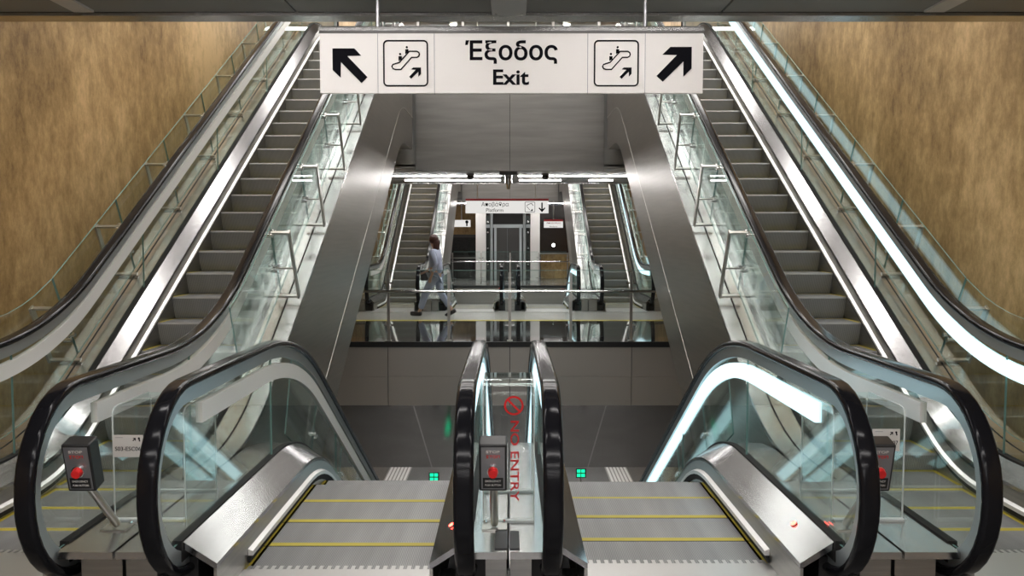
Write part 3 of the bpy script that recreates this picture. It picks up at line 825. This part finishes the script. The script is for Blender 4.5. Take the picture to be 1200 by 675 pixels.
# ------------------------------------------------------------------ small ceiling fittings
def dome(label, x, y, z, g=None):
    r = thing('ceiling_dome_camera', label, 'camera', (x, y, z), g)
    MB().cyl((0, 0, 0), (0, 0, -0.04), 0.085, M['plate'], 18).build('base_ring', r, 40)
    MB().ball((0, 0, -0.045), 0.075, M['black'], 16, 10, (1, 1, 0.95)).build('dome', r, 60)
dome('black dome camera on the mezzanine ceiling, left of the chrome fitting', -0.80, 17.9, 2.939)
dome('black dome camera on the mezzanine ceiling, right of the chrome fitting', 0.72, 17.9, 2.939)
sd = thing('smoke_detector', 'white smoke detector on the mezzanine ceiling', 'detector', (0.36, 18.9, 2.939))
MB().cyl((0, 0, 0), (0, 0, -0.035), 0.11, M['white_sign'], 20).build('base', sd, 40)
MB().cyl((0, 0, -0.036), (0, 0, -0.07), 0.09, M['white_sign'], 20, 0.06).build('sensor_head', sd, 40)
cf = thing('chrome_ceiling_fitting', 'chrome cylindrical fitting hanging from the mezzanine ceiling at the centre', 'fitting', (-0.03, 17.4, 2.939))
MB().box(-0.17, 0.17, -0.08, 0.08, -0.06, 0, M['plate']).build('mount', cf, 0)
MB().cyl((0, 0, -0.061), (0, 0, -0.24), 0.075, M['chrome'], 16).build('body', cf, 40)
MB().cyl((0, 0, -0.241), (0, 0, -0.34), 0.045, M['chrome'], 16, 0.03).build('tip', cf, 40)
jb = thing('ceiling_box', 'square brushed steel box on the dark ceiling above the exit sign', 'ceiling box', (0.0, 5.02, 3.028))
bevel(MB().box(-0.1, 0.1, -0.25, 0.22, -0.045, 0, M['comb']).build('cover', jb, 0), 0.006)
mb = MB()
for a in (-0.075, 0.075):
    for b in (-0.2, 0.17): mb.cyl((a, b, -0.045), (a, b, -0.05), 0.008, M['chrome'], 8)
mb.build('screw', jb, 40)
for nm, x in (('left', -1.62), ('right', 1.62)):
    r = thing('ceiling_spotlight', 'round spotlight of the upper hall seen over the %s half of the exit sign' % nm, 'light', (x, 25.5, 7.75))
    MB().cyl((0, 0, 0.85), (0, 0, 0.12), 0.02, M['steel'], 10).build('stem', r, 40)
    MB().cyl((0, 0, 0.12), (0, 0, -0.05), 0.11, M['steel'], 20).build('housing', r, 40)
    MB().cyl((0, 0, -0.051), (0, 0, -0.06), 0.095, M['spot'], 20).build('lens', r, 40)

# ------------------------------------------------------------------ acrylic boxes, stop buttons on the decks
DECK = 0.2925
def acrylic_box(label, x0, x1, y0, y1, h):
    cx, cy = (x0 + x1) / 2, y0
    r = thing('acrylic_box', label, 'acrylic box', (cx, cy, DECK)); w = (x1 - x0) / 2; d = y1 - y0; t = 0.004
    # one bent sheet: front, rounded shoulder, top, back
    prof = [(0, 0), (0, h - 0.05), (0.006, h - 0.022), (0.022, h - 0.006), (0.05, h), (d - 0.03, h), (d - 0.008, h - 0.01), (d, h - 0.03), (d, 0)]
    rows = [[(-w, a, b), (w, a, b)] for a, b in prof]
    MB().sweep(None, rows, M['acrylic'], closed=False).build('bent_sheet', r, 60)
    for sx in (-1, 1):
        MB().plate([(a, b) for a, b in prof], 'x', sx * w - t / 2, sx * w + t / 2, M['acrylic']).build('side_sheet', r, 0)
        ed = MB()
        sweep_path(ed, prof, sx * w, [(0.003, 0.003), (-0.003, 0.003), (-0.003, -0.003), (0.003, -0.003)], M['acrylic_edge'])
        ed.build('bonded_edge', r, 30)
    MB().box(-w + 0.002, w - 0.002, -0.035, -0.003, 0, 0.012, M['acrylic_edge']).build('foot_strip', r, 0)
    MB().box(-w + 0.002, w - 0.002, d + 0.003, d + 0.03, 0, 0.012, M['acrylic_edge']).build('foot_strip', r, 0)
    return r
cb = acrylic_box('clear acrylic box with red vertical no entry lettering between the centre handrails', -0.125, 0.125, 4.26, 4.72, 0.67)
# lettering runs downwards
def no_entry(r):
    lettering('NO ENTRY', r, (0.030, -0.006, 0.30), 0.40, 0.042, 0.01, M['red_button'], (PI / 2, PI / 2, 0))
    mb = MB()
    cxz = (0.025, 0.575); n = 28; ro, ri = 0.048, 0.038
    vs = []
    ring = [(cxz[0] + ro * math.cos(2 * PI * i / n), -0.006, cxz[1] + ro * math.sin(2 * PI * i / n)) for i in range(n)] + [(cxz[0] + ri * math.cos(2 * PI * i / n), -0.006, cxz[1] + ri * math.sin(2 * PI * i / n)) for i in range(n)]
    mb.add(ring, [(i, (i + 1) % n, n + (i + 1) % n, n + i) for i in range(n)], M['red_button'])
    stroke(mb, [(cxz[0] - 0.028, cxz[1] + 0.028), (cxz[0] + 0.028, cxz[1] - 0.028)], 0.010, -0.0065, -0.0055, M['red_button'])
    mb.build('prohibition_symbol', r, 0)
no_entry(cb)
lb = acrylic_box('clear acrylic box with a white card between the left pair of newels', -1.95, -1.60, 4.28, 4.74, 0.56)
rb = acrylic_box('clear acrylic box with a white card between the right pair of newels', 1.60, 1.95, 4.28, 4.74, 0.56)
def card(r, x0, x1, z0, z1, txt):
    c = MB().box(x0, x1, -0.008, -0.004, z0, z1, M['white_sign']).build('card', r, 0)
    c['label'] = 'white card reading ' + txt
    w = x1 - x0
    lettering(txt, c, ((x0 + x1) / 2, -0.009, z0 + 0.042), w * 0.86, 0.02, 0.0, M['ink'])
    mb = MB(); bx = x1 - 0.035; bz = z1 - 0.014; q = 0.6
    mb.plate([(bx + q * a, bz + q * b) for a, b in ((0, 0), (-0.022, 0), (-0.022, -0.006), (-0.011, -0.006), (-0.026, -0.022), (-0.021, -0.027), (-0.006, -0.012), (-0.006, -0.023), (0, -0.023))], 'y', -0.0095, -0.0082, M['ink'])
    disc(mb, (bx + 0.016, bz - 0.002), 0.005, -0.0095, -0.0082, M['ink']); stroke(mb, [(bx + 0.017, bz - 0.006), (bx + 0.019, bz - 0.016)], 0.006, -0.0095, -0.0082, M['ink'])
    mb.box(x0 + 0.012, x0 + 0.05, -0.0095, -0.0082, z1 - 0.013, z1 - 0.011, M['plate'])
    mb.build('pictogram', c, 0)
card(lb, -0.173, -0.025, 0.315, 0.425, 'S03-ESC06')
card(rb, 0.015, 0.15, 0.345, 0.455, 'S03-ESC07')
def stop_post(label, x, y, g):
    r = thing('stop_button_post', label, 'emergency stop', (x, y, DECK), g)
    base = Vector((0, 0, 0)); top = Vector((0, -0.30, 0.305))
    mb = MB(); mb.box(-0.06, 0.06, -0.06, 0.045, 0, 0.008, M['steel'])
    for a in (-0.045, 0.045): mb.cyl((a, 0.03, 0.008), (a, 0.045, 0.016), 0.008, M['chrome'], 8)
    mb.build('base_plate', r, 0)
    MB().cyl((0, -0.012, 0.022), top, 0.019, M['steel'], 16).build('pole', r, 40)
    # box, tilted back
    az = Vector((0, -0.26, 1)).normalized(); ax = Vector((1, 0, 0)); ay = az.cross(ax).normalized()
    c = top + az * 0.095 + ay * 0.0
    bx = MB(); bx.obox(c, ax, ay, az, 0.062, 0.045, 0.115, M['black'])
    b = bevel(bx.build('control_box', r, 0), 0.008, 3)
    f = c - ay * 0.0455
    MB().obox(f, ax, ay, az, 0.052, 0.0012, 0.103, M['plate']).build('face_plate', b, 0)
    m = MB(); m.cyl(f - ay * 0.001 - az * 0.012, f - ay * 0.012 - az * 0.012, 0.027, M['chrome'], 18); m.build('button_collar', b, 40)
    m = MB(); m.cyl(f - ay * 0.012 - az * 0.012, f - ay * 0.034 - az * 0.012, 0.023, M['red_button'], 18, 0.019); m.build('button', b, 40)
    m = MB(); m.obox(f - ay * 0.0016 - az * 0.072, ax, ay, az, 0.045, 0.001, 0.026, M['black']); m.build('label_plate', b, 0)
    rx = PI / 2 - math.atan(0.26)
    def tx(t, dz, w, h, mat):
        p = f - ay * 0.003 + az * dz
        lettering(t, b, p, w, h, 0.01, mat, (PI / 2 + math.atan(0.26), 0, 0))
    tx('STOP', 0.082, 0.06, 0.012, M['white_sign']); tx('ΣΤΟΠ', 0.058, 0.06, 0.014, M['red_button'])
    tx('EMERGENCY', -0.062, 0.07, 0.010, M['white_sign']); tx('PUSH BUTTON', -0.082, 0.07, 0.009, M['white_sign'])
    return r
gs = 'emergency stop posts'
stop_post('black emergency stop box on a leaning pole between the left pair of newels', -1.885, 4.165, gs)
stop_post('black emergency stop box on a leaning pole between the right pair of newels', 1.625, 4.165, gs)
stop_post('black emergency stop box on a leaning pole in front of the no entry box', -0.068, 4.17, gs)
mt = thing('rubber_mat', 'small dark two-piece mat on the centre deck', 'mat', (0, 3.98, DECK))
MB().box(-0.062, -0.004, -0.115, 0.118, 0, 0.005, M['mat']).build('mat_half', mt, 0)
MB().box(0.004, 0.05, -0.115, 0.118, 0, 0.005, M['mat']).build('mat_half', mt, 0)
# red signal lamps on the skirts
for nm, x in (('left', -0.285), ('right', 1.435)):
    xa, xb = (0.19 + 0.012, 0.365) if x < 0 else (1.52 - 0.012, 1.345)
    f = (abs(x) - xa) / (xb - xa); z = 0.295 + f * (0.188 - 0.295)
    nrm = Vector((-(0.188 - 0.295) / abs(xb - xa) * (1 if xb > xa else -1) * (1 if x > 0 else -1), 0, 1)).normalized()
    r = thing('red_signal_lamp', 'tiny glowing red lamp on the deck of the %s descending escalator' % nm, 'signal lamp', (x, 4.34, z))
    a = nrm * 0.001
    MB().cyl(a, a + nrm * 0.004, 0.017, M['plate'], 14).build('bezel', r, 40)
    MB().cyl(a + nrm * 0.004, a + nrm * 0.009, 0.014, M['red_led'], 14).build('lens', r, 40)
r = thing('green_signal_lamp', 'tiny glowing green lamp on the inner deck of the left climbing escalator', 'signal lamp', (-2.10, 4.34, 0.295 + (2.10 - 2.023) / (2.15 - 2.023) * (0.188 - 0.295)))
nrm = Vector((-0.64, 0, 0.77)); nrm = Vector(((0.188 - 0.295) / (2.15 - 2.023), 0, 1)).normalized()
MB().cyl(nrm * 0.001, nrm * 0.005, 0.017, M['plate'], 14).build('bezel', r, 40)
MB().cyl(nrm * 0.005, nrm * 0.010, 0.012, M['green'], 14).build('lens', r, 40)
# green indicators of the lower landing
def green_post(label, x, y, z, rows, cols):
    r = thing('direction_indicator', label, 'indicator', (x, y, -5.012))
    z -= -5.012
    MB().cyl((0, 0, 0), (0, 0, z), 0.03, M['steel'], 12).build('pole', r, 40)
    h = rows * 0.11; w = cols * 0.11
    MB().box(-w / 2 - 0.02, w / 2 + 0.02, -0.03, 0.03, z, z + h + 0.02, M['black']).build('lamp_case', r, 0)
    for i in range(rows):
        for j in range(cols):
            cx = -w / 2 + (j + 0.5) * 0.11; cz = z + 0.01 + (i + 0.5) * 0.11
            m = MB(); m.box(cx - 0.045, cx + 0.045, -0.036, 0.036, cz - 0.04, cz + 0.04, M['green']); m.build('green_lamp', r, 0)
green_post('small panel of four green lamps on the lower floor, left of centre', -1.93, 22.0, -4.55, 2, 2)
green_post('small panel of four green lamps on the lower floor, right of centre', 1.80, 22.0, -4.45, 2, 2)
green_post('column of four green lamps at the foot of the left descending escalator', -1.33, 17.5, -4.6, 4, 1)
green_post('column of four green lamps beside the right descending escalator', 2.2, 12.2, -3.2, 4, 1)

# ------------------------------------------------------------------ the walking person
def skin_mesh(joints, edges, mat, name, parent, sub=2, root=0):
    me = bpy.data.meshes.new(name); me.from_pydata([j[:3] for j in joints], edges, [])
    o = bpy.data.objects.new(name, me); COL.objects.link(o)
    o.modifiers.new('s', 'SKIN'); sb = o.modifiers.new('u', 'SUBSURF'); sb.levels = sub; sb.render_levels = sub
    for v, j in zip(me.skin_vertices[0].data, joints): v.radius = (j[3], j[4] if len(j) > 4 else j[3])
    for i, v in enumerate(me.skin_vertices[0].data): v.use_root = (i == root)
    bpy.context.view_layer.update()
    m2 = bpy.data.meshes.new_from_object(o.evaluated_get(bpy.context.evaluated_depsgraph_get()))
    bpy.data.objects.remove(o)
    m2.materials.clear(); m2.materials.append(mat); m2.shade_smooth(); m2.name = name
    r = bpy.data.objects.new(name, m2); COL.objects.link(r); r.parent = parent
    return r
def person():
    # local: +x is the walking direction, y to her left, z up
    r = thing('person', 'person walking in pale blue top and washed jeans with dark auburn hair', 'person', (-1.55, 18.45, 0))
    r.rotation_euler = (0, 0, PI - 0.35)
    J = [(0, 0, 0.90, .125, .15), (0.01, 0, 1.10, .10, .135), (0.02, 0, 1.30, .10, .16), (0.03, 0, 1.39, .05), (0.05, 0, 1.47, .048), (0.065, 0, 1.55, .075, .07), (0.06, 0, 1.63, .07, .065),
         (0.02, .155, 1.345, .047), (-0.10, .20, 1.09, .038), (0.00, .21, 0.87, .028), (0.03, .21, 0.79, .02),
         (0.02, -.155, 1.345, .047), (0.13, -.20, 1.10, .038), (0.30, -.19, 0.93, .028), (0.37, -.18, 0.90, .02),
         (0.0, .085, 0.86, .08), (0.20, .085, 0.50, .055), (0.34, .085, 0.10, .038), (0.38, .085, 0.055, .034), (0.50, .09, 0.04, .025),
         (0.0, -.085, 0.86, .08), (-0.06, -.085, 0.48, .055), (-0.30, -.085, 0.16, .038), (-0.33, -.085, 0.10, .034), (-0.25, -.09, 0.03, .025)]
    E = [(0, 1), (1, 2), (2, 3), (3, 4), (4, 5), (5, 6), (2, 7), (7, 8), (8, 9), (9, 10), (2, 11), (11, 12), (12, 13), (13, 14), (0, 15), (15, 16), (16, 17), (17, 18), (18, 19), (0, 20), (20, 21), (21, 22), (22, 23), (23, 24)]
    # fingers and thumbs
    for w, d in ((10, Vector((0.25, 0, -1))), (14, Vector((1, 0, -0.5)))):
        p = Vector(J[w][:3]); d = d.normalized()
        for k in range(4):
            a = p + Vector((-.024 + .016 * k, 0.0, 0)) + d * 0.03; b = a + d * (0.035, 0.042, 0.04, 0.03)[k] + Vector((0.004, 0, 0)); c = b + d * 0.022 + Vector((0.01, -0.004, 0))
            n = len(J); J += [(*a, .009), (*b, .008), (*c, .007)]; E += [(w, n), (n, n + 1), (n + 1, n + 2)]
        a = p + Vector((.03, 0, .0)); b = a + d * 0.035 + Vector((.012, 0, 0)); n = len(J); J += [(*a, .011), (*b, .009)]; E += [(w, n), (n, n + 1)]
    body = skin_mesh(J, E, M['skin'], 'body', r)
    # clothes: the same joints, a little fuller
    T = [(0, 0, 0.86, .15, .18), (0.01, 0, 1.08, .122, .16), (0.02, 0, 1.28, .122, .18), (0.03, 0, 1.40, .07, .075), (0.02, .155, 1.35, .068), (-0.10, .20, 1.09, .055), (-0.01, .21, 0.92, .042), (0.02, -.155, 1.35, .068), (0.13, -.20, 1.10, .055), (0.26, -.195, 0.97, .042)]
    skin_mesh(T, [(0, 1), (1, 2), (2, 3), (2, 4), (4, 5), (5, 6), (2, 7), (7, 8), (8, 9)], M['shirt'], 'shirt', r)
    P_ = [(0, 0, 0.92, .14, .17), (0.0, .085, 0.83, .105), (0.20, .085, 0.50, .083), (0.33, .085, 0.13, .068), (0.0, -.085, 0.83, .105), (-0.06, -.085, 0.48, .083), (-0.285, -.085, 0.18, .068)]
    skin_mesh(P_, [(0, 1), (1, 2), (2, 3), (0, 4), (4, 5), (5, 6)], M['jeans'], 'trousers', r)
    hb = MB(); hb.ball((0.045, 0, 1.605), 0.105, M['hair'], 18, 12, (1.0, 0.95, 1.05)); hb.ball((-0.01, 0, 1.50), 0.095, M['hair'], 16, 10, (0.75, 1.0, 1.5)); hb.build('hair', r, 80)
    for x, y, z, tilt in ((0.43, .087, 0.045, 0.0), (-0.29, -.087, 0.06, 0.5)):
        m = MB(); ax = Vector((math.cos(tilt), 0, -math.sin(tilt))); az = Vector((math.sin(tilt), 0, math.cos(tilt)))
        m.obox((x, y, z), ax, Vector((0, 1, 0)), az, 0.13, 0.045, 0.042, M['bag']); o = m.build('shoe', r, 40); bevel(o, 0.03, 3)
    f = MB(); f.ball((0.135, 0, 1.575), 0.016, M['skin'], 8, 6, (1.3, .8, 1.2)); f.build('nose', r, 60)
    bg = thing('shoulder_bag', 'black bag hanging at the hip of the walking person', 'bag', (0, 0, 0))
    bg.location = (-1.78, 18.92, 0.72); bg.rotation_euler = (0, 0, 0.3)
    bevel(MB().box(-0.15, 0.15, -0.05, 0.05, 0, 0.24, M['bag']).build('pouch', bg, 0), 0.03, 3)
    m = MB(); pts = [(-0.12, 0.24)] + [(-0.12 + 0.24 * i / 8, 0.24 + 0.22 * math.sin(PI * i / 8)) for i in range(1, 8)] + [(0.12, 0.24)]
    for a, b in zip(pts, pts[1:]): m.cyl((a[0], 0, a[1]), (b[0], 0, b[1]), 0.009, M['bag'], 8)
    m.build('strap', bg, 60)
person()

# ------------------------------------------------------------------ camera, world, view
cd = bpy.data.cameras.new('camera'); cam = bpy.data.objects.new('camera', cd); COL.objects.link(cam)
cam.location = (0.008, 0, 1.70); cam.rotation_euler = (math.radians(90 - 3.45), 0, 0)
cd.sensor_width = 36; cd.lens = 36 * 1030 / 1200; cd.shift_x = 2 / 1200; cd.clip_end = 200; cd.clip_start = 0.02
S.camera = cam
w = bpy.data.worlds.new('world'); S.world = w; w.use_nodes = True
w.node_tree.nodes['Background'].inputs[0].default_value = (0.9, 0.95, 1.0, 1); w.node_tree.nodes['Background'].inputs[1].default_value = 0.25
S.view_settings.view_transform = 'Standard'; S.view_settings.look = 'None'; S.view_settings.gamma = 1; S.view_settings.exposure = 0.13
S.view_settings.use_curve_mapping = False
cy = S.cycles
cy.max_bounces = 10; cy.diffuse_bounces = 4; cy.glossy_bounces = 6; cy.transmission_bounces = 8; cy.transparent_max_bounces = 48
cy.use_denoising = True; cy.caustics_reflective = False; cy.caustics_refractive = False; cy.sample_clamp_indirect = 6.0
